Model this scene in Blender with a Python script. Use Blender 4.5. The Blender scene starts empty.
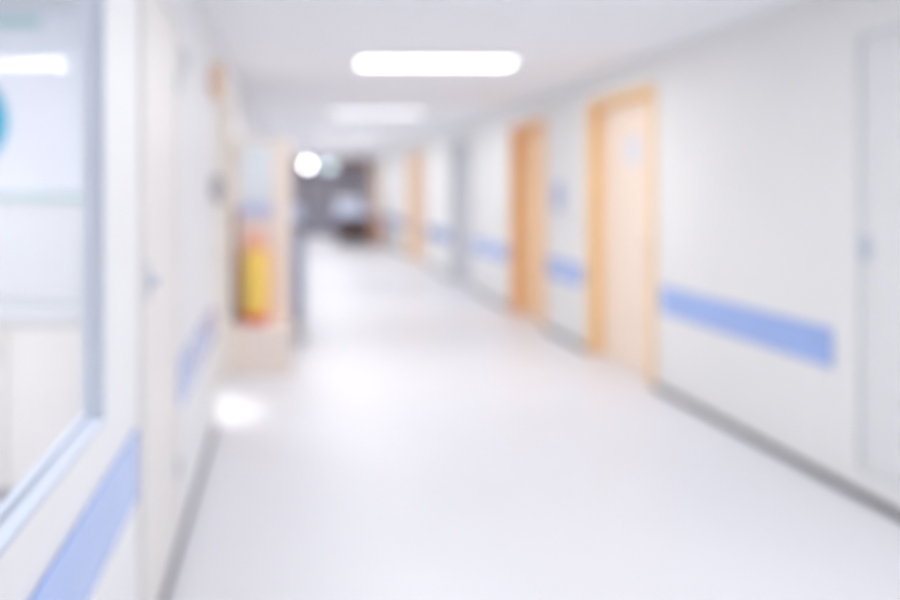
import bpy, bmesh, math, random
from mathutils import Vector, Matrix
random.seed(3)
S = bpy.context.scene
C = S.collection
PI = math.pi

# ------------------------------------------------------------------ helpers
def lin(c):
    return tuple((v/255/12.92 if v/255 <= .04045 else ((v/255+.055)/1.055)**2.4) for v in c) + (1.0,)

def mat(name, rgb, rough=.5, spec=.5, metal=0., var=.03, scale=6., bump=0., coat=0., stretch=(1, 1, 1)):
    m = bpy.data.materials.new(name); m.use_nodes = True
    nt = m.node_tree; n = nt.nodes; l = nt.links
    b = n['Principled BSDF']
    b.inputs['Roughness'].default_value = rough
    b.inputs['Specular IOR Level'].default_value = spec
    b.inputs['Metallic'].default_value = metal
    if coat:
        b.inputs['Coat Weight'].default_value = coat
        b.inputs['Coat Roughness'].default_value = .15
    tc = n.new('ShaderNodeTexCoord'); mp = n.new('ShaderNodeMapping')
    mp.inputs['Scale'].default_value = stretch
    nz = n.new('ShaderNodeTexNoise'); nz.inputs['Scale'].default_value = scale
    nz.inputs['Detail'].default_value = 4
    rp = n.new('ShaderNodeValToRGB')
    base = lin(rgb)
    rp.color_ramp.elements[0].position = .3; rp.color_ramp.elements[1].position = .7
    rp.color_ramp.elements[0].color = tuple(v*(1-var) for v in base[:3]) + (1,)
    rp.color_ramp.elements[1].color = tuple(min(1, v*(1+var)) for v in base[:3]) + (1,)
    l.new(tc.outputs['Object'], mp.inputs['Vector']); l.new(mp.outputs['Vector'], nz.inputs['Vector'])
    l.new(nz.outputs['Fac'], rp.inputs['Fac']); l.new(rp.outputs['Color'], b.inputs['Base Color'])
    if bump:
        bp = n.new('ShaderNodeBump'); bp.inputs['Strength'].default_value = bump; bp.inputs['Distance'].default_value = .002
        l.new(nz.outputs['Fac'], bp.inputs['Height']); l.new(bp.outputs['Normal'], b.inputs['Normal'])
    return m

def wood(name, rgb, rough=.35, var=.10, coat=.0):
    return mat(name, rgb, rough, .5, 0, var, 7., .05, coat, (9, 9, .7))

def emit(name, rgb, strength):
    m = bpy.data.materials.new(name); m.use_nodes = True
    nt = m.node_tree; n = nt.nodes
    b = n['Principled BSDF']
    b.inputs['Base Color'].default_value = (.8, .8, .8, 1)
    b.inputs['Emission Color'].default_value = lin(rgb)
    b.inputs['Emission Strength'].default_value = strength
    return m

def glass_mat(name, tint=(253, 253, 253), gloss=.08):
    m = bpy.data.materials.new(name); m.use_nodes = True
    nt = m.node_tree; n = nt.nodes; l = nt.links
    n.remove(n['Principled BSDF'])
    tr = n.new('ShaderNodeBsdfTransparent'); tr.inputs['Color'].default_value = lin(tint)
    gl = n.new('ShaderNodeBsdfGlossy'); gl.inputs['Roughness'].default_value = .03
    lw = n.new('ShaderNodeLayerWeight'); lw.inputs['Blend'].default_value = .5
    pw = n.new('ShaderNodeMath'); pw.operation = 'POWER'; pw.inputs[1].default_value = 5
    fr = n.new('ShaderNodeMath'); fr.operation = 'MULTIPLY_ADD'; fr.inputs[1].default_value = .12; fr.inputs[2].default_value = .012
    l.new(lw.outputs['Facing'], pw.inputs[0]); l.new(pw.outputs['Value'], fr.inputs[0])
    mx = n.new('ShaderNodeMixShader')
    l.new(fr.outputs['Value'], mx.inputs['Fac']); l.new(tr.outputs['BSDF'], mx.inputs[1]); l.new(gl.outputs['BSDF'], mx.inputs[2])
    l.new(mx.outputs['Shader'], n['Material Output'].inputs['Surface'])
    return m

class MB:
    """collects shapes into one mesh"""
    def __init__(s): s.bm = bmesh.new()
    def box(s, x0, x1, y0, y1, z0, z1, bev=0., seg=2):
        x0, x1 = min(x0, x1), max(x0, x1); y0, y1 = min(y0, y1), max(y0, y1); z0, z1 = min(z0, z1), max(z0, z1)
        r = bmesh.ops.create_cube(s.bm, size=1)
        vs = r['verts']
        for v in vs:
            v.co = Vector(((v.co.x+.5)*(x1-x0)+x0, (v.co.y+.5)*(y1-y0)+y0, (v.co.z+.5)*(z1-z0)+z0))
        if bev:
            es = list({e for v in vs for e in v.link_edges})
            bmesh.ops.bevel(s.bm, geom=es, offset=bev, segments=seg, affect='EDGES', profile=.5)
        return s
    def lathe(s, prof, center=(0, 0, 0), axis='z', n=32):
        rings = []
        for r, h in prof:
            ring = []
            for k in range(n):
                a = 2*PI*k/n
                p = Vector((r*math.cos(a), r*math.sin(a), h))
                if axis == 'x': p = Vector((p.z, p.x, p.y))
                if axis == 'y': p = Vector((p.x, p.z, p.y))
                ring.append(s.bm.verts.new(p + Vector(center)))
            rings.append(ring)
        for a, b in zip(rings, rings[1:]):
            for k in range(n):
                s.bm.faces.new((a[k], a[(k+1) % n], b[(k+1) % n], b[k]))
        s.bm.faces.new(rings[0]); s.bm.faces.new(rings[-1])
        return s
    def tube(s, pts, r, n=12):
        pts = [Vector(p) for p in pts]
        rings = []
        for i, p in enumerate(pts):
            if i == 0: t = pts[1]-p
            elif i == len(pts)-1: t = p-pts[i-1]
            else: t = (pts[i+1]-p).normalized() + (p-pts[i-1]).normalized()
            t.normalize()
            up = Vector((0, 0, 1)) if abs(t.z) < .9 else Vector((1, 0, 0))
            u = t.cross(up).normalized(); w = t.cross(u).normalized()
            rings.append([s.bm.verts.new(p + u*r*math.cos(2*PI*k/n) + w*r*math.sin(2*PI*k/n)) for k in range(n)])
        for a, b in zip(rings, rings[1:]):
            for k in range(n):
                s.bm.faces.new((a[k], a[(k+1) % n], b[(k+1) % n], b[k]))
        s.bm.faces.new(rings[0]); s.bm.faces.new(rings[-1])
        return s
    def build(s, name, m, parent=None, smooth=False):
        bmesh.ops.recalc_face_normals(s.bm, faces=s.bm.faces)
        me = bpy.data.meshes.new(name); s.bm.to_mesh(me); s.bm.free()
        me.materials.append(m)
        if smooth:
            for p in me.polygons: p.use_smooth = True
            try: me.set_sharp_from_angle(angle=math.radians(40))
            except Exception: pass
        o = bpy.data.objects.new(name, me); C.objects.link(o)
        if parent:
            o.parent = parent
            # parts are modelled in world coordinates unless the parent sits at the origin of its model
            o.matrix_parent_inverse = parent.matrix_world.inverted() if parent.get('_abs') else Matrix.Identity(4)
        return o

def thing(name, label, cat, loc=(0, 0, 0), group=None, kind=None, absolute=True):
    """Empty at the thing's base; its parts are modelled in world coordinates and parented to it"""
    o = bpy.data.objects.new(name, None); C.objects.link(o)
    o.empty_display_size = .1
    o.location = loc; o.matrix_world = Matrix.Translation(Vector(loc))
    o['label'] = label; o['category'] = cat
    if group: o['group'] = group
    if kind: o['kind'] = kind
    if absolute: o['_abs'] = 1
    return o

def tag(o, label, cat, group=None, kind=None):
    o['label'] = label; o['category'] = cat
    if group: o['group'] = group
    if kind: o['kind'] = kind
    return o

def part_of(parent, name, mb, m, smooth=False, label=None):
    o = mb.build(name, m, None, smooth)
    o.parent = parent
    w = parent
    off = Vector((0, 0, 0))
    while w is not None:
        off += w.location; w = w.parent
    for v in o.data.vertices: v.co -= off
    if label: o['label'] = label
    return o

# ------------------------------------------------------------------ materials
M = {}
M['wall'] = mat('wall paint', (234, 234, 233), .55, .3, var=.012, scale=1.5)
M['wall_l'] = mat('wall paint left', (235, 235, 237), .5, .3, var=.012, scale=1.5)
M['ceil'] = mat('ceiling paint', (246, 248, 252), .8, .2, var=.01, scale=1.2)
M['floor'] = mat('vinyl floor', (226, 226, 231), .38, .35, var=.015, scale=1.1)
M['base'] = mat('dark skirting', (38, 33, 40), .45, .4, var=.1)
M['base_l'] = mat('grey skirting', (104, 101, 112), .45, .4, var=.05)
M['greydoor'] = mat('grey door', (204, 205, 211), .45, .4, var=.02)
M['signorange'] = mat('pale orange sign', (248, 212, 180), .5, .3, var=.02)
M['boardbrown'] = mat('brown grey board', (132, 112, 110), .5, .3, var=.05)
M['band'] = mat('blue rail vinyl', (156, 183, 238), .25, .5, var=.03, coat=.6)
M['white'] = mat('white laminate', (236, 237, 240), .4, .4, var=.01)
M['grey'] = mat('light grey enamel', (224, 225, 228), .45, .4, var=.02)
M['midgrey'] = mat('mid grey enamel', (176, 177, 184), .5, .4, var=.03)
M['darkgrey'] = mat('dark grey plastic', (84, 84, 94), .5, .4, var=.05)
M['alu'] = mat('blue grey aluminium', (228, 233, 243), .4, .5, metal=0, var=.03)
M['alu_sill'] = mat('pale window sill', (198, 205, 219), .4, .5, var=.02)
M['steel'] = mat('brushed steel', (200, 202, 206), .3, .5, metal=.9, var=.05)
M['wood'] = wood('glare pale wood leaf', (249, 228, 212))  # veiling glare and lamp sheen put into the pale leaf colour
M['frame'] = wood('orange wood frame', (250, 205, 142))
M['wood_d'] = wood('amber wood leaf', (246, 208, 166))
M['frame2'] = wood('deep orange wood frame', (244, 190, 126))
M['frame_p'] = wood('pale wood', (240, 216, 196))
M['frame_l'] = wood('left door wood', (250, 240, 231))
M['brown'] = wood('brown wood', (150, 104, 78), var=.15)
M['darkbrown'] = wood('dark brown board', (74, 56, 52), var=.15)
M['amber'] = wood('amber wood', (220, 172, 142), var=.12)
M['endwall'] = mat('dark hall slate wall', (170, 169, 179), .6, .3, var=.04)  # darkness of the hall beyond, put into a slate colour
M['enddoor'] = mat('dark hall slate door', (152, 152, 165), .5, .3, var=.04)  # same hall darkness painted on the end door
M['glass'] = glass_mat('clear glass')
M['pglass'] = mat('frosted pane', (230, 238, 244), .15, .5, var=.05, scale=3)
M['bluepane'] = mat('pale blue board', (196, 206, 238), .4, .4, var=.05)
M['yellow'] = mat('yellow enamel', (255, 216, 104), .3, .5, var=.03)
M['red'] = mat('red orange plastic', (232, 96, 62), .4, .5, var=.04)
M['orange'] = mat('pale orange plastic', (248, 188, 158), .4, .5, var=.04)
M['black'] = mat('black rubber', (36, 34, 38), .6, .4, var=.1)
M['teal'] = mat('teal print', (0, 178, 214), .5, .3, var=.02)
M['mint'] = mat('pale green print', (190, 224, 220), .5, .3, var=.02)
M['board'] = mat('white board', (240, 242, 250), .35, .4, var=.008)
M['paper'] = mat('paper', (226, 230, 240), .7, .2, var=.02)
M['linen'] = mat('white blue linen', (196, 206, 232), .8, .2, var=.05, scale=5, bump=.3)
M['bag'] = mat('grey blue cloth', (150, 160, 188), .85, .2, var=.06, scale=5, bump=.3)
M['cabwood'] = wood('pale pink wood', (248, 232, 221))
M['leafgrey'] = mat('pale grey leaf', (227, 228, 229), .45, .4, var=.01)
M['gelgrey'] = mat('warm grey plastic', (190, 186, 189), .45, .4, var=.02)
M['lining'] = mat('niche brightening lining', (250, 240, 236), .5, .3, var=.01)
M['warm'] = mat('warm white laminate', (230, 226, 224), .45, .4, var=.015)
M['bluewin'] = mat('blue plastic', (158, 172, 212), .3, .5, var=.03)
M['housing'] = mat('lamp housing', (240, 240, 244), .5, .3, var=.01)

# ------------------------------------------------------------------ dimensions
XL, XR, H = -.43, 2.71, 2.45
Y0, Y1 = -3.2, 22.5
TL, TR = .052, .20
XO = -3.2                                  # far side of the rooms on the left
ROOM_END = 7.0

def wall_x(mb, x0, x1, ya, yb, z1, openings):
    """a wall in the plane x, with rectangular openings (y0,y1,z0,z1)"""
    ops = sorted(openings)
    y = ya
    for (a, b, c, d) in ops:
        if a > y: mb.box(x0, x1, y, a, 0, z1)
        if c > 0: mb.box(x0, x1, a, b, 0, c)
        if d < z1: mb.box(x0, x1, a, b, d, z1)
        y = b
    if y < yb: mb.box(x0, x1, y, yb, 0, z1)

def struct(o, label, cat):
    return tag(o, label, cat, kind='structure')

# ------------------------------------------------------------------ shell
struct(MB().box(XO-.15, XR+.5, Y0-.15, Y1+.15, -.1, 0).build('floor', M['floor']),
       'glossy off-white vinyl floor running down the corridor', 'floor')
struct(MB().box(XO-.15, XR+.5, Y0-.15, Y1+.15, H, H+.1).build('ceiling', M['ceil']),
       'flat white corridor ceiling with light panels', 'ceiling')

WIN = (.10, 1.67, .90, 2.15)
LCUP = (2.06, 2.76, .12, 2.12)
LDOOR = (4.30, 5.45, 0, 2.13)
mb = MB(); wall_x(mb, XL-TL, XL, Y0, Y1, H, [WIN, LDOOR])
struct(mb.build('wall_left', M['wall_l']), 'white corridor wall on the left with window and doorway', 'wall')

RCUP = (2.30, 3.33, .12, 2.19)
D1 = (5.15, 6.22, 0, 2.20)
D2 = (7.30, 8.36, 0, 2.17)
D3 = (10.2, 11.4, 0, 2.2)
D4 = (13.55, 15.35, 0, 2.17)
D5 = (19.6, 21.7, 0, 2.17)
mb = MB(); wall_x(mb, XR, XR+TR, Y0, Y1, H, [RCUP, D1, D2, D3, D4, D5])
struct(mb.build('wall_right', M['wall']), 'off-white corridor wall on the right with wooden doors', 'wall')
struct(MB().box(XL-TL, XR+TR, Y1, Y1+.12, 0, H).build('wall_end', M['endwall']), 'slate grey end wall, its colour standing in for the darker hall beyond', 'wall')
struct(MB().box(XO, XR+TR, Y0-.12, Y0, 0, H).build('wall_back', M['wall']), 'white corridor wall behind the viewpoint', 'wall')
# rooms to the left
mb = MB(); mb.box(XO-.12, XO, Y0, ROOM_END+.1, 0, H)
struct(mb.build('wall_outer', M['white']), 'white outer wall of the side rooms', 'wall')
struct(MB().box(XO, XL-TL, 3.70, 3.80, 0, H).build('wall_partition', M['white']), 'white wall behind the board inside the glazed room', 'wall')
struct(MB().box(XO, XL-TL, ROOM_END, ROOM_END+.1, 0, H).build('wall_side', M['white']), 'white end wall of the doorway room', 'wall')

# skirtings
def skirting(name, x0, x1, spans, label, m='base'):
    mb = MB()
    for a, b in spans: mb.box(x0, x1, a, b, .002, .035, .003)
    struct(mb.build(name, M[m]), label, 'skirting')
FW = .032                                   # architrave width
skirting('baseboard_left', XL, XL+.014, [(Y0+.02, LDOOR[0]-FW), (LDOOR[1]+FW, Y1)], 'pale grey skirting along the foot of the left wall', 'base_l')
skirting('baseboard_right', XR-.014, XR, [(Y0+.02, D1[0]-FW), (D1[1]+FW, D2[0]-FW), (D2[1]+FW, D3[0]), (D3[1], D4[0]-FW), (D4[1]+FW, D5[0]-FW), (D5[1]+FW, Y1)],
         'dark grey skirting along the foot of the right wall')

# ------------------------------------------------------------------ doors on the right
def frame_parts(root, x_face, side, op, depth, m):
    """lining plus architrave; side=+1 wall material lies towards +x"""
    a, b, c, d = op
    t = .03
    mb = MB()
    xf = x_face - side*.014
    xb = x_face + side*depth
    mb.box(xf, xb, a, a+t, 0.001, d, .003); mb.box(xf, xb, b-t, b, 0.001, d, .003); mb.box(xf, xb, a+t, b-t, d-t, d, .003)
    mb.box(xf, x_face-side*.0005, a-FW, a, 0.001, d+FW, .003)
    mb.box(xf, x_face-side*.0005, b, b+FW, 0.001, d+FW, .003)
    mb.box(xf, x_face-side*.0005, a, b, d, d+FW, .003)
    return part_of(root, 'door_frame', mb, m)

def lever(parent, x, side, y, z, toward):
    """rose and lever on the corridor face"""
    mb = MB()
    s = -side
    mb.lathe([(.026, 0), (.026, s*.008), (.022, s*.010), (.010, s*.011), (.010, s*.05), (.008, s*.052)], (x, y, z), 'x', 20)
    mb.tube([(x+s*.045, y, z), (x+s*.05, y+toward*.02, z), (x+s*.05, y+toward*.12, z), (x+s*.044, y+toward*.13, z)], .009)
    return part_of(parent, 'door_handle', mb, M['steel'], True, 'steel lever handle')

def make_door(n, op, depth, mf, ml, label, double=False, handle=True):
    root = thing('door_%d' % n, label, 'door', (XR, (op[0]+op[1])/2, 0), kind='structure')
    frame_parts(root, XR, 1, op, TR, mf)
    a, b, c, d = op[0]+.032, op[1]-.032, .006, op[3]-.032
    x0 = XR+depth
    spans = [(a, b)] if not double else [(a, (a+b)/2-.002), ((a+b)/2+.002, b)]
    for i, (p, q) in enumerate(spans):
        leaf = part_of(root, 'door_leaf', MB().box(x0, x0+.045, p, q, c, d, .003), ml)
        hy, tw = (p+.07, 1) if (i == 0 and not double) or i == 1 else (q-.07, -1)
        if handle: lever(leaf, x0, 1, hy, 1.02, tw)
        kp = part_of(leaf, 'kick_plate', MB().box(x0-.002, x0, p+.02, q-.02, .03, .25), ml)
    return root

d1 = make_door(1, D1, .09, M['frame'], M['wood'], 'nearest wooden door on the right wall, pale leaf with a notice')
x0 = XR+.09
sg = part_of(d1, 'door_notice', MB().box(x0-.006, x0-.0005, 5.50, 5.74, 1.66, 1.88, .002), M['paper'], label='small white square notice')
d2 = make_door(2, D2, .12, M['frame2'], M['wood_d'], 'second wooden door along the right wall, deep orange and set back')
d3 = make_door(3, D3, .10, M['grey'], M['greydoor'], 'grey recessed door between the white panels of the right wall', handle=True)
d4 = make_door(4, D4, .10, M['frame'], M['frame_p'], 'wide double wooden door far along the right wall', double=True)
d5 = make_door(5, D5, .04, M['frame_p'], M['frame_p'], 'last pale wooden door at the far end of the right wall', double=True)

# near service cupboard, right
def cupboard(n, x_face, side, op, recess, mleaf, label, hinge_y, lock_y, lock_z):
    a, b, c, d = op
    root = thing('door_%d' % n, label, 'door', (x_face, (a+b)/2, c), kind='structure')
    t = .022
    mb = MB()
    xb = x_face+side*(recess+.03)
    xf = x_face-side*.003
    mb.box(xf, xb, a, a+t, c, d); mb.box(xf, xb, b-t, b, c, d); mb.box(xf, xb, a+t, b-t, d-t, d); mb.box(xf, xb, a+t, b-t, c, c+t)
    part_of(root, 'door_frame', mb, mleaf)
    x1 = x_face+side*recess
    leaf = part_of(root, 'door_leaf', MB().box(x1, x1+side*.03, a+t+.003, b-t-.003, c+t+.003, d-t-.003, .003), mleaf)
    mb = MB()
    mb.lathe([(.022, 0), (.022, -side*.01), (.014, -side*.014), (.014, -side*.03), (.01, -side*.033)], (x1, lock_y, lock_z), 'x', 20)
    mb.box(x1-side*.004, x1, lock_y-.03, lock_y+.03, lock_z-.06, lock_z+.06, .003)
    part_of(leaf, 'door_lock', mb, M['alu_sill'], True, 'small bluish grey lock')
    for z in (c+.25, d-.25):
        part_of(leaf, 'hinge', MB().lathe([(.007, -.04), (.007, .04)], (x1-side*.006, hinge_y, z), 'z', 12), M['steel'], True)
    return root
cupboard(6, XR, 1, RCUP, .012, M['leafgrey'], 'tall light grey service cupboard door above the skirting at the right edge', RCUP[0]+.03, RCUP[1]-.05, 1.18)
# left service cupboard stands a little proud of the wall
cupboard(7, XL+.012, -1, LCUP, -.003+.004, M['warm'], 'white service cupboard door between the two blue rails of the left wall', LCUP[1]-.03, LCUP[0]+.09, 1.17)

# ------------------------------------------------------------------ left doorway
root = thing('door_8', 'open doorway with pale wooden frame in the left wall', 'door', (XL, 4.9, 0), kind='structure')
frame_parts(root, XL, -1, LDOOR, TL, M['frame_l'])
# leaf swung open into the side room
lf = part_of(root, 'door_leaf', MB().box(XL-TL-1.06, XL-TL-.005, LDOOR[1]-.075, LDOOR[1]-.035, .006, LDOOR[3]-.035, .003), M['frame_l'])
mb = MB(); mb.tube([(XL-TL-.98, LDOOR[1]-.076, 1.02), (XL-TL-.98, LDOOR[1]-.125, 1.02), (XL-TL-.86, LDOOR[1]-.125, 1.02)], .009)
part_of(lf, 'door_handle', mb, M['steel'], True, 'steel lever handle')

# ------------------------------------------------------------------ left window
a, b, c, d = WIN
root = thing('window_1', 'grey framed interior window in the left wall beside the viewpoint', 'window', (XL, (a+b)/2, c), kind='structure')
xg = XL-.036
mb = MB()
t = .012
mb.box(xg-.014, XL+.004, b-t, b, c, d); mb.box(xg-.014, XL+.004, a, a+t, c, d); mb.box(xg-.014, XL+.004, a+t, b-t, d-t, d)
mb.box(xg-.014, xg+.004, b-t-.010, b-t, c+t, d-t, .003); mb.box(xg-.014, xg+.004, a+t, a+t+.010, c+t, d-t, .003)
mb.box(xg-.014, xg+.004, a+t+.010, b-t-.010, d-t-.010, d-t, .003)
part_of(root, 'window_frame', mb, M['alu'])
mb = MB(); mb.box(xg-.014, XL+.006, a+t, b-t, c, c+t, .003); mb.box(xg-.014, xg+.004, a+t+.010, b-t-.010, c+t, c+t+.010, .002)
part_of(root, 'window_sill', mb, M['alu_sill'])
part_of(root, 'window_pane', MB().box(xg-.010, xg-.005, a+t+.003, b-t-.003, c+t+.003, d-t-.003), M['glass'])

# ------------------------------------------------------------------ blue wall rails
RZ0, RZ1 = .57, .765
def rail(side, a, b, label):
    root = thing('wall_guard_rail', label, 'wall rail', (XL if side < 0 else XR, (a+b)/2, RZ0), group='blue rails along the corridor walls')
    s = 1 if side < 0 else -1
    x = XL if side < 0 else XR
    part_of(root, 'rail_strip', MB().box(x+s*.001, x+s*.012, a+.012, b-.012, RZ0, RZ1, .005, 3), M['band'])
    for p, q in ((a, a+.0115), (b-.0115, b)):
        part_of(root, 'end_cap', MB().box(x+s*.001, x+s*.013, p, q, RZ0-.002, RZ1+.002, .004), M['band'])
    return root
rail(1, 3.46, 5.03, 'blue wall rail between the grey cupboard door and the nearest wooden door')
rail(1, 6.36, 7.22, 'short blue wall rail between the nearest and second wooden doors')
rail(1, 8.50, 10.1, 'blue wall rail between the second wooden door and the grey door')
rail(1, 11.5, 13.4, 'faint distant blue wall rail past the grey door')
rail(1, 15.6, 19.4, 'farthest blue wall rail beyond the wide double door')
rail(-1, .02, 2.0, 'blue wall rail under the window on the left wall')
rail(-1, 2.84, 4.12, 'blue wall rail past the white cupboard door on the left wall')

# ------------------------------------------------------------------ ceiling lights
def light_panel(y, strength, label, x=1.17, w=1.18, dpt=.25, name='ceiling_light', watts=21, spread=180):
    root = thing(name, label, 'ceiling light', (x, y, H), group='light panels in the corridor ceiling' if name == 'ceiling_light' else None)
    mb = MB()
    f = .03
    z0, z1 = H-.022, H-.001
    mb.box(x-w/2-f, x+w/2+f, y-dpt/2-f, y-dpt/2, z0, z1, .004); mb.box(x-w/2-f, x+w/2+f, y+dpt/2, y+dpt/2+f, z0, z1, .004)
    mb.box(x-w/2-f, x-w/2, y-dpt/2, y+dpt/2, z0, z1, .004); mb.box(x+w/2, x+w/2+f, y-dpt/2, y+dpt/2, z0, z1, .004)
    part_of(root, 'lamp_frame', mb, M['housing'])
    mb = MB(); mb.box(x-w/2+.001, x+w/2-.001, y-dpt/2+.001, y+dpt/2-.001, H-.015, H-.002)
    part_of(root, 'diffuser', mb, emit('diffuser %s' % label[:12], (250, 251, 255), strength), label='glowing white diffuser')
    # area lamp added below the diffuser to supply most of the panel's light
    al = bpy.data.lights.new('panel_lamp', 'AREA'); al.shape = 'RECTANGLE'; al.size = w; al.size_y = dpt
    al.energy = watts; al.spread = math.radians(spread); al.color = (1, 1, .985)
    ao = bpy.data.objects.new('panel_lamp', al); C.objects.link(ao); ao.location = (0, 0, -.024); ao.parent = root
    return root
light_panel(-1.65, 3, 'ceiling light panel behind the viewpoint')
light_panel(1.9, 3, 'ceiling light panel overhead, out of the frame')
light_panel(5.43, 6, 'brightest rectangular light panel, nearest on the corridor ceiling', watts=22)
light_panel(8.97, 2.2, 'dim second light panel along the corridor ceiling', watts=21)
light_panel(12.5, 1.8, 'third light panel far along the corridor ceiling', watts=25)
light_panel(16.1, .9, 'small distant light panel near the end of the corridor ceiling', watts=25)
light_panel(19.6, .9, 'farthest light panel before the slate grey end wall', watts=38)
light_panel(1.6, 3, 'light panel on the ceiling of the glazed room', x=-1.9, w=1.2, dpt=.6, name='room_light', watts=38, spread=175)
light_panel(5.6, 3, 'light panel on the ceiling of the doorway room', x=-1.9, w=1.0, dpt=.6, name='room_light', watts=15, spread=175)

# ------------------------------------------------------------------ glazed room contents
yb = 3.70
bd = thing('notice_board', 'white board with a teal disc seen through the window', 'notice board', (-1.6, yb, 1.42))
part_of(bd, 'board_panel', MB().box(-2.6, -1.0, yb-.03, yb-.001, 1.42, 2.40, .004), M['board'])
part_of(bd, 'lower_strip', MB().box(-2.6, -1.0, yb-.034, yb-.0305, 1.408, 1.43), M['mint'], label='pale green strip along the lower edge')
part_of(bd, 'disc', MB().lathe([(.27, 0), (.27, -.006)], (-1.725, yb-.0305, 1.81), 'y', 64), M['teal'], label='teal disc')
part_of(bd, 'header_strip', MB().box(-2.55, -1.28, yb-.034, yb-.0305, 2.30, 2.36), M['mint'], label='pale green strip near the top edge')
cb = thing('base_cabinet', 'low warm white cabinet under the board, seen through the window', 'cabinet', (-1.7, 3.45, 0))
part_of(cb, 'cabinet_body', MB().box(-2.9, -.75, 3.24, 3.69, .06, .84), M['warm'])
part_of(cb, 'plinth', MB().box(-2.88, -.77, 3.28, 3.69, .002, .06), M['midgrey'])
part_of(cb, 'worktop', MB().box(-2.92, -.73, 3.20, 3.695, .841, .88, .005), M['grey'])
for k in range(4):
    p = -2.89+k*.535
    dr = part_of(cb, 'cabinet_door', MB().box(p+.005, p+.525, 3.222, 3.2395, .075, .83, .003), M['warm'])
    part_of(dr, 'door_handle', MB().box(p+.44, p+.50, 3.205, 3.2215, .70, .715, .003), M['steel'])

# ------------------------------------------------------------------ small things on the walls
sb = thing('wall_speaker', 'small grey box high on the left wall above the blue rail', 'wall box', (XL, 2.83, 1.92))
part_of(sb, 'housing', MB().box(XL+.001, XL+.03, 2.785, 2.875, 1.92, 2.03, .008), M['grey'])
part_of(sb, 'grille', MB().box(XL+.0305, XL+.033, 2.80, 2.86, 1.935, 2.015, .002), M['midgrey'])
ps = thing('projecting_sign', 'small pale orange sign projecting from the left wall above the dispenser', 'sign', (XL, 4.0, 1.98))
part_of(ps, 'sign_plate', MB().box(XL+.012, XL+.085, 3.97, 3.99, 1.97, 2.17, .004), M['signorange'])
part_of(ps, 'bracket', MB().box(XL, XL+.0115, 3.95, 4.01, 1.99, 2.15, .002), M['grey'])
hd = thing('hand_gel_dispenser', 'grey hand gel dispenser on the left wall beside the wooden doorway', 'dispenser', (XL, 4.12, 1.38))
part_of(hd, 'housing', MB().box(XL, XL+.075, 4.06, 4.17, 1.40, 1.53, .012, 3), M['gelgrey'])
part_of(hd, 'wall_mount', MB().box(XL, XL+.008, 4.05, 4.18, 1.53, 1.545, .002), M['grey'])
part_of(hd, 'nozzle', MB().lathe([(.016, 0), (.012, -.03)], (XL+.045, 4.115, 1.3995), 'z', 16), M['darkgrey'], True)
ds = thing('soap_dispenser', 'bluish dispenser on the right wall between the two nearest wooden doors', 'dispenser', (XR, 6.88, 1.25))
part_of(ds, 'housing', MB().box(XR-.06, XR-.001, 6.82, 6.95, 1.28, 1.53, .015, 3), M['linen'])
part_of(ds, 'sight_window', MB().box(XR-.064, XR-.0605, 6.845, 6.925, 1.32, 1.46, .001), M['bluewin'])
part_of(ds, 'push_lever', MB().box(XR-.055, XR-.02, 6.845, 6.925, 1.25, 1.2795, .006), M['bluewin'])

# ------------------------------------------------------------------ wooden extinguisher cabinet on the left
CY = 5.70
CX0, CX1, CZ = XL+.004, .055, 1.86
CB = CY+.42
cab = thing('extinguisher_cabinet', 'tall pale wooden cabinet with frosted pane and low ledge, against left wall', 'cabinet', ((CX0+CX1)/2, CY+.21, 0))
mb = MB(); w = .022
mb.box(CX0, CX0+.04, CY, CB, .386, CZ, .003); mb.box(CX1-.14, CX1, CY, CB, .386, CZ, .003)
mb.box(CX0+.04, CX1-.14, CY+.002, CB, CZ-.035, CZ, .002); mb.box(CX0, CX1, CY-.20, CB, .002, .385, .004)
mb.box(CX0+.04, CX1-.14, CY+.002, CB, 1.20, 1.235, .002); mb.box(CX0+.04, CX1-.14, CY+.03, CY+.05, .385, CZ-.035)
part_of(cab, 'cabinet_body', mb, M['cabwood'])
mb = MB(); mb.box(CX0+.0405, CX1-.1405, CY+.02, CY+.0295, .386, 1.199); mb.box(CX0+.0405, CX0+.046, CY+.006, CY+.02, .386, 1.199); mb.box(CX1-.146, CX1-.1405, CY+.006, CY+.02, .386, 1.199)
part_of(cab, 'niche_brightener', mb, M['lining'], label='pale lining added to brighten the niche')  # extra pale lining, put in to lighten the shaded niche
part_of(cab, 'shadow_strip', MB().box(CX0+.0, CX0+.038, CY-.014, CY-.0005, .387, 1.30, .002), M['brown'], label='brown strip painting the shadow gap')  # shadow gap at the cabinet's left edge, painted as a brown strip
pd = part_of(cab, 'cabinet_door', MB().box(CX0+.042, CX1-.142, CY-.016, CY+.0015, 1.22, CZ-.01, .003), M['cabwood'])
part_of(pd, 'door_pane', MB().box(CX0+.07, CX1-.16, CY-.020, CY-.0165, 1.36, CZ-.04), M['pglass'], label='pale frosted pane')
part_of(pd, 'blue_panel', MB().box(CX0+.065, CX1-.155, CY-.021, CY-.0165, 1.23, 1.345), M['bluepane'], label='pale blue panel under the pane')
ex = thing('fire_extinguisher', 'yellow extinguisher with red foot standing on the wooden cabinet ledge', 'fire extinguisher', (-.238, CY-.09, .386))
ecx, ecy, ez = -.238, CY-.09, .387
part_of(ex, 'cylinder', MB().lathe([(.060, .075), (.094, .08), (.100, .10), (.100, .50), (.094, .545), (.08, .575), (.045, .59), (.03, .60)], (ecx, ecy, ez), 'z', 40), M['yellow'], True)
part_of(ex, 'foot', MB().lathe([(.092, 0), (.096, .01), (.104, .074), (.09, .0745)], (ecx, ecy, ez), 'z', 40), M['red'], True, 'red plastic foot')
mb = MB(); mb.lathe([(.06, .601), (.085, .61), (.088, .65), (.07, .662), (.02, .665)], (ecx, ecy, ez), 'z', 24)
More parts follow.
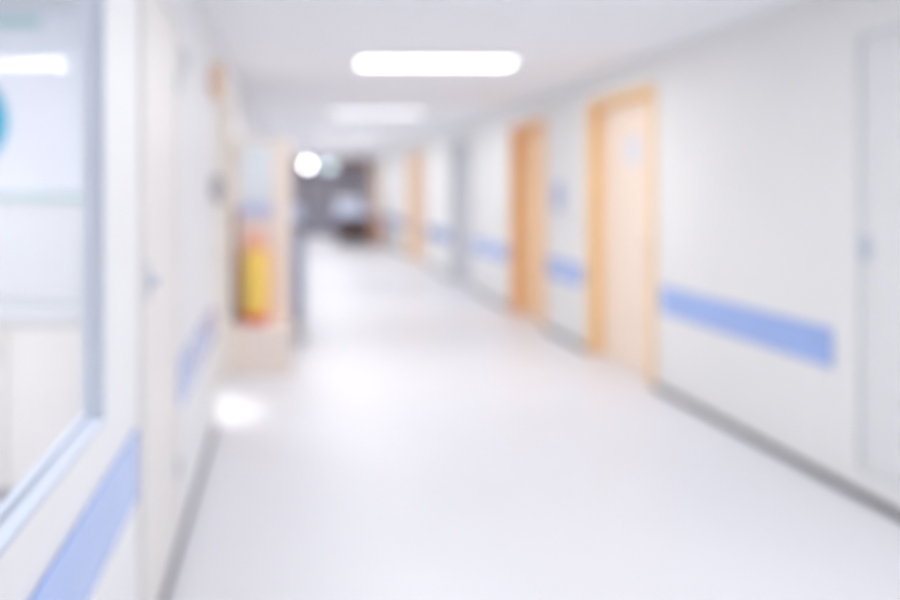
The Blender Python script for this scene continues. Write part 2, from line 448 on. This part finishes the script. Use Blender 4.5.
mb.box(ecx-.085, ecx+.06, ecy-.016, ecy+.016, ez+.665, ez+.685, .004); mb.box(ecx-.085, ecx+.05, ecy-.014, ecy+.014, ez+.71, ez+.728, .004)
mb.box(ecx+.01, ecx+.05, ecy-.012, ecy+.012, ez+.684, ez+.712, .002)
part_of(ex, 'valve', mb, M['orange'], True, 'pale orange hood and lever')
mb = MB(); mb.tube([(ecx+.03, ecy-.03, ez+.645), (ecx+.095, ecy-.05, ez+.63), (ecx+.125, ecy-.04, ez+.55), (ecx+.13, ecy-.02, ez+.3), (ecx+.128, ecy, ez+.12)], .008)
mb2 = MB()
for p in (0,): pass
mb2.bm.free()
part_of(ex, 'hose', mb, M['orange'], True)

# ------------------------------------------------------------------ trolley behind the cabinet
tx0, tx1, ty0, ty1 = -.30, .17, 6.65, 7.45
tr = thing('linen_trolley', 'steel linen trolley with grey blue bag parked behind the wooden cabinet', 'trolley', ((tx0+tx1)/2, (ty0+ty1)/2, 0))
mb = MB()
for x in (tx0, tx1):
    mb.tube([(x, ty0, .13), (x, ty0, 1.02), (x, ty0+.03, 1.08), (x, ty1-.03, 1.08), (x, ty1, 1.02), (x, ty1, .13)], .014)
for z in (.18, 1.02):
    for y in (ty0, ty1): mb.tube([(tx0, y, z), (tx1, y, z)], .012)
    for x in (tx0, tx1): mb.tube([(x, ty0, z), (x, ty1, z)], .012)
part_of(tr, 'trolley_frame', mb, M['steel'], True)
part_of(tr, 'trolley_shelf', MB().box(tx0+.015, tx1-.015, ty0+.015, ty1-.015, .195, .21, .003), M['steel'])
part_of(tr, 'bag', MB().box(tx0+.02, tx1-.01+.03, ty0-.02, ty1-.02, .215, 1.0, .05, 4), M['bag'], True, 'grey blue cloth bag')
part_of(tr, 'push_handle', MB().tube([(tx0, ty0-.015, 1.05), (tx0, ty0-.08, 1.12), (tx1+.02, ty0-.08, 1.12), (tx1+.02, ty0-.015, 1.05)], .022), M['darkgrey'], True, 'dark grey handle')
for x in (tx0, tx1):
    for y in (ty0+.03, ty1-.03):
        wl = part_of(tr, 'caster', MB().lathe([(.03, -.012), (.052, -.010), (.055, 0), (.052, .010), (.03, .012)], (x, y, .0555), 'x', 24), M['black'], True)
        part_of(wl, 'caster_fork', MB().box(x-.018, x+.018, y-.012, y+.012, .112, .14, .003), M['steel'])
ln = MB()
ln.box(tx0+.05, tx1-.02+.03, ty0+.06, ty1-.08, 1.10, 1.19, .035, 4); ln.box(tx0+.07, tx1+.0, ty0+.08, ty1-.12, 1.19, 1.29, .04, 4)
lo = tag(ln.build('folded_linen', M['linen'], None, True), 'pale blue white folded linen lying on top of the trolley', 'linen')

# ------------------------------------------------------------------ far end
gx0, gx1, gy0, gy1 = 1.35, 2.14, 17.6, 19.5
bed = thing('hospital_bed', 'wheeled hospital bed with pale blue bedding by the corridor end', 'bed', ((gx0+gx1)/2, (gy0+gy1)/2, 0))
mb = MB()
for x in (gx0+.03, gx1-.03):
    mb.box(x-.02, x+.02, gy0+.05, gy1-.05, .50, .58, .006)
    mb.tube([(x, gy0+.15, .12), (x, gy0+.15, .52)], .022); mb.tube([(x, gy1-.15, .12), (x, gy1-.15, .52)], .022)
mb.box(gx0, gx1, gy0+.05, gy1-.05, .58, .62, .006)
mb.box(gx0+.03, gx1-.03, gy0+.13, gy0+.17, .25, .31, .004); mb.box(gx0+.03, gx1-.03, gy1-.17, gy1-.13, .25, .31, .004)
part_of(bed, 'bed_frame', mb, M['darkgrey'], True)
part_of(bed, 'foot_board', MB().box(gx0+.02, gx1-.02, gy0, gy0+.045, .14, .78, .015, 3), M['darkbrown'], label='dark brown foot board')
part_of(bed, 'head_board', MB().box(gx0+.02, gx1-.02, gy1-.045, gy1, .35, 1.1, .015, 3), M['darkbrown'])
part_of(bed, 'mattress', MB().box(gx0+.02, gx1-.02, gy0+.06, gy1-.06, .622, .78, .03, 3), M['linen'], True)
mb = MB()
mb.box(gx0-.005, gx1+.005, gy0+.055, gy1-.75, .70, .92, .06, 4)
r = mb.bm.verts
part_of(bed, 'blanket', mb, M['linen'], True)
mb = MB(); mb.box(gx0+.06, gx1-.06, gy1-.62, gy1-.12, .79, 1.20, .09, 4)
part_of(bed, 'pillow', mb, M['paper'], True)
for x in (gx0+.03, gx1-.03):
    for y in (gy0+.15, gy1-.15):
        part_of(bed, 'caster', MB().lathe([(.03, -.018), (.066, -.015), (.07, 0), (.066, .015), (.03, .018)], (x, y, .071), 'x', 24), M['black'], True)
ck = thing('bedside_locker', 'small orange brown wooden locker between the bed and right wall', 'locker', (2.34, 18.1, 0))
part_of(ck, 'locker_body', MB().box(2.20, 2.48, 17.9, 18.3, .06, .80, .006), M['amber'])
part_of(ck, 'locker_top', MB().box(2.19, 2.49, 17.885, 18.315, .801, .83, .006), M['brown'])
dd = part_of(ck, 'locker_door', MB().box(2.21, 2.47, 17.882, 17.8995, .08, .55, .004), M['amber'])
part_of(dd, 'knob', MB().lathe([(.012, 0), (.016, -.02), (.01, -.026)], (2.25, 17.8815, .4), 'y', 16), M['steel'], True)
dd = part_of(ck, 'locker_drawer', MB().box(2.21, 2.47, 17.882, 17.8995, .57, .785, .004), M['amber'])
part_of(dd, 'knob', MB().lathe([(.012, 0), (.016, -.02), (.01, -.026)], (2.34, 17.8815, .68), 'y', 16), M['steel'], True)
for x in (2.22, 2.46):
    for y in (17.93, 18.27):
        part_of(ck, 'leg', MB().box(x-.015, x+.015, y-.015, y+.015, .002, .0595), M['brown'])

# double door added in the end wall, slate grey for the dark hall beyond
ed = thing('door_9', 'slate grey double door added at the far end for the darker hall beyond', 'door', (1.3, Y1, 0), kind='structure')
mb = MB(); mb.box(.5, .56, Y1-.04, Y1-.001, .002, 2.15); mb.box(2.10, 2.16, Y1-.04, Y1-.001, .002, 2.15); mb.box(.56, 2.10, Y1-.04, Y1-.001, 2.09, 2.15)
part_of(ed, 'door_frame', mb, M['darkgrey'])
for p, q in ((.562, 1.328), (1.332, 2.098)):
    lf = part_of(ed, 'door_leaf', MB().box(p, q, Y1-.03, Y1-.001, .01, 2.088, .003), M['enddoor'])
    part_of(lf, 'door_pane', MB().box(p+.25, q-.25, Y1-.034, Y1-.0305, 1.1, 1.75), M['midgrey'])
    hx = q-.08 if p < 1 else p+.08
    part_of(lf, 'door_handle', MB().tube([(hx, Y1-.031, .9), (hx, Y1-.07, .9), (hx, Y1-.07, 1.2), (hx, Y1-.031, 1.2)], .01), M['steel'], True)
    
sn = thing('exit_sign', 'small cyan lit sign hanging beside the bright globe lamp', 'sign', (1.26, 20.5, 2.14))
part_of(sn, 'sign_box', MB().box(1.08, 1.46, 20.48, 20.56, 2.05, 2.24, .006), M['white'])
part_of(sn, 'sign_face', MB().box(1.095, 1.445, 20.474, 20.4795, 2.065, 2.225), emit('lit cyan sign', (120, 214, 224), 1.1), label='glowing cyan face')
for x in (1.16, 1.38): part_of(sn, 'hanger', MB().tube([(x, 20.52, 2.2405), (x, 20.52, H-.001)], .006), M['steel'])
bs = thing('direction_board', 'dark brown board hanging from the ceiling near the corridor end', 'sign', (2.0, 20.9, 2.14))
part_of(bs, 'board_panel', MB().box(1.58, 2.45, 20.88, 20.93, 2.13, 2.40, .005), M['boardbrown'])
for x in (1.75, 2.28): part_of(bs, 'hanger', MB().tube([(x, 20.905, 2.4005), (x, 20.905, H-.001)], .006), M['steel'])

gl = thing('globe_lamp', 'bright round white globe lamp hanging at the corridor end', 'lamp', (.65, 20.5, H))
prof = [(.002, -.085)] + [(.085*math.sin(PI*k/16), -.085*math.cos(PI*k/16)) for k in range(1, 16)] + [(.002, .085)]
part_of(gl, 'globe', MB().lathe(prof, (.66, 20.5, 2.18), 'z', 32), emit('globe glow', (255, 248, 252), 14), True, 'glowing white globe')
mb = MB(); mb.lathe([(.03, 2.2655), (.03, 2.285), (.008, 2.295), (.008, H-.02), (.05, H-.018), (.05, H-.001)], (.66, 20.5, 0), 'z', 24)
part_of(gl, 'lamp_stem', mb, M['steel'], True)

# spotlight in the doorway room that throws a patch of light onto the corridor floor
sp = bpy.data.lights.new('room_spot', 'SPOT'); sp.energy = 170; sp.spot_size = math.radians(22); sp.spot_blend = .8; sp.shadow_soft_size = .04
so = bpy.data.objects.new('room_spot', sp); C.objects.link(so)
so.location = (-1.35, 4.78, 2.36)
so.rotation_euler = (Vector((-.56, 4.62, 0))-Vector(so.location)).to_track_quat('-Z', 'Y').to_euler()

# ------------------------------------------------------------------ world, camera
w = bpy.data.worlds.new('world'); S.world = w; w.use_nodes = True
w.node_tree.nodes['Background'].inputs['Color'].default_value = (.8, .85, 1, 1)
w.node_tree.nodes['Background'].inputs['Strength'].default_value = .3

cam = bpy.data.cameras.new('camera'); co = bpy.data.objects.new('camera', cam); C.objects.link(co)
co.location = (0, 0, 1.45); co.rotation_euler = (PI/2, 0, 0)
cam.sensor_width = 36; cam.lens = 28
cam.shift_x = 165/900; cam.shift_y = -110/900
cam.clip_start = .02
cam.dof.use_dof = True; cam.dof.focus_distance = .78; cam.dof.aperture_fstop = .95
S.camera = co

for o in bpy.data.objects:
    if '_abs' in o: del o['_abs']

S.view_settings.view_transform = 'Standard'; S.view_settings.look = 'None'
S.view_settings.gamma = 1; S.view_settings.use_curve_mapping = False
S.view_settings.exposure = 0.07
cy = S.cycles
cy.use_denoising = True; cy.filter_width = 3; cy.max_bounces = 12; cy.diffuse_bounces = 8; cy.glossy_bounces = 4; cy.transparent_max_bounces = 8
cy.sample_clamp_indirect = 6
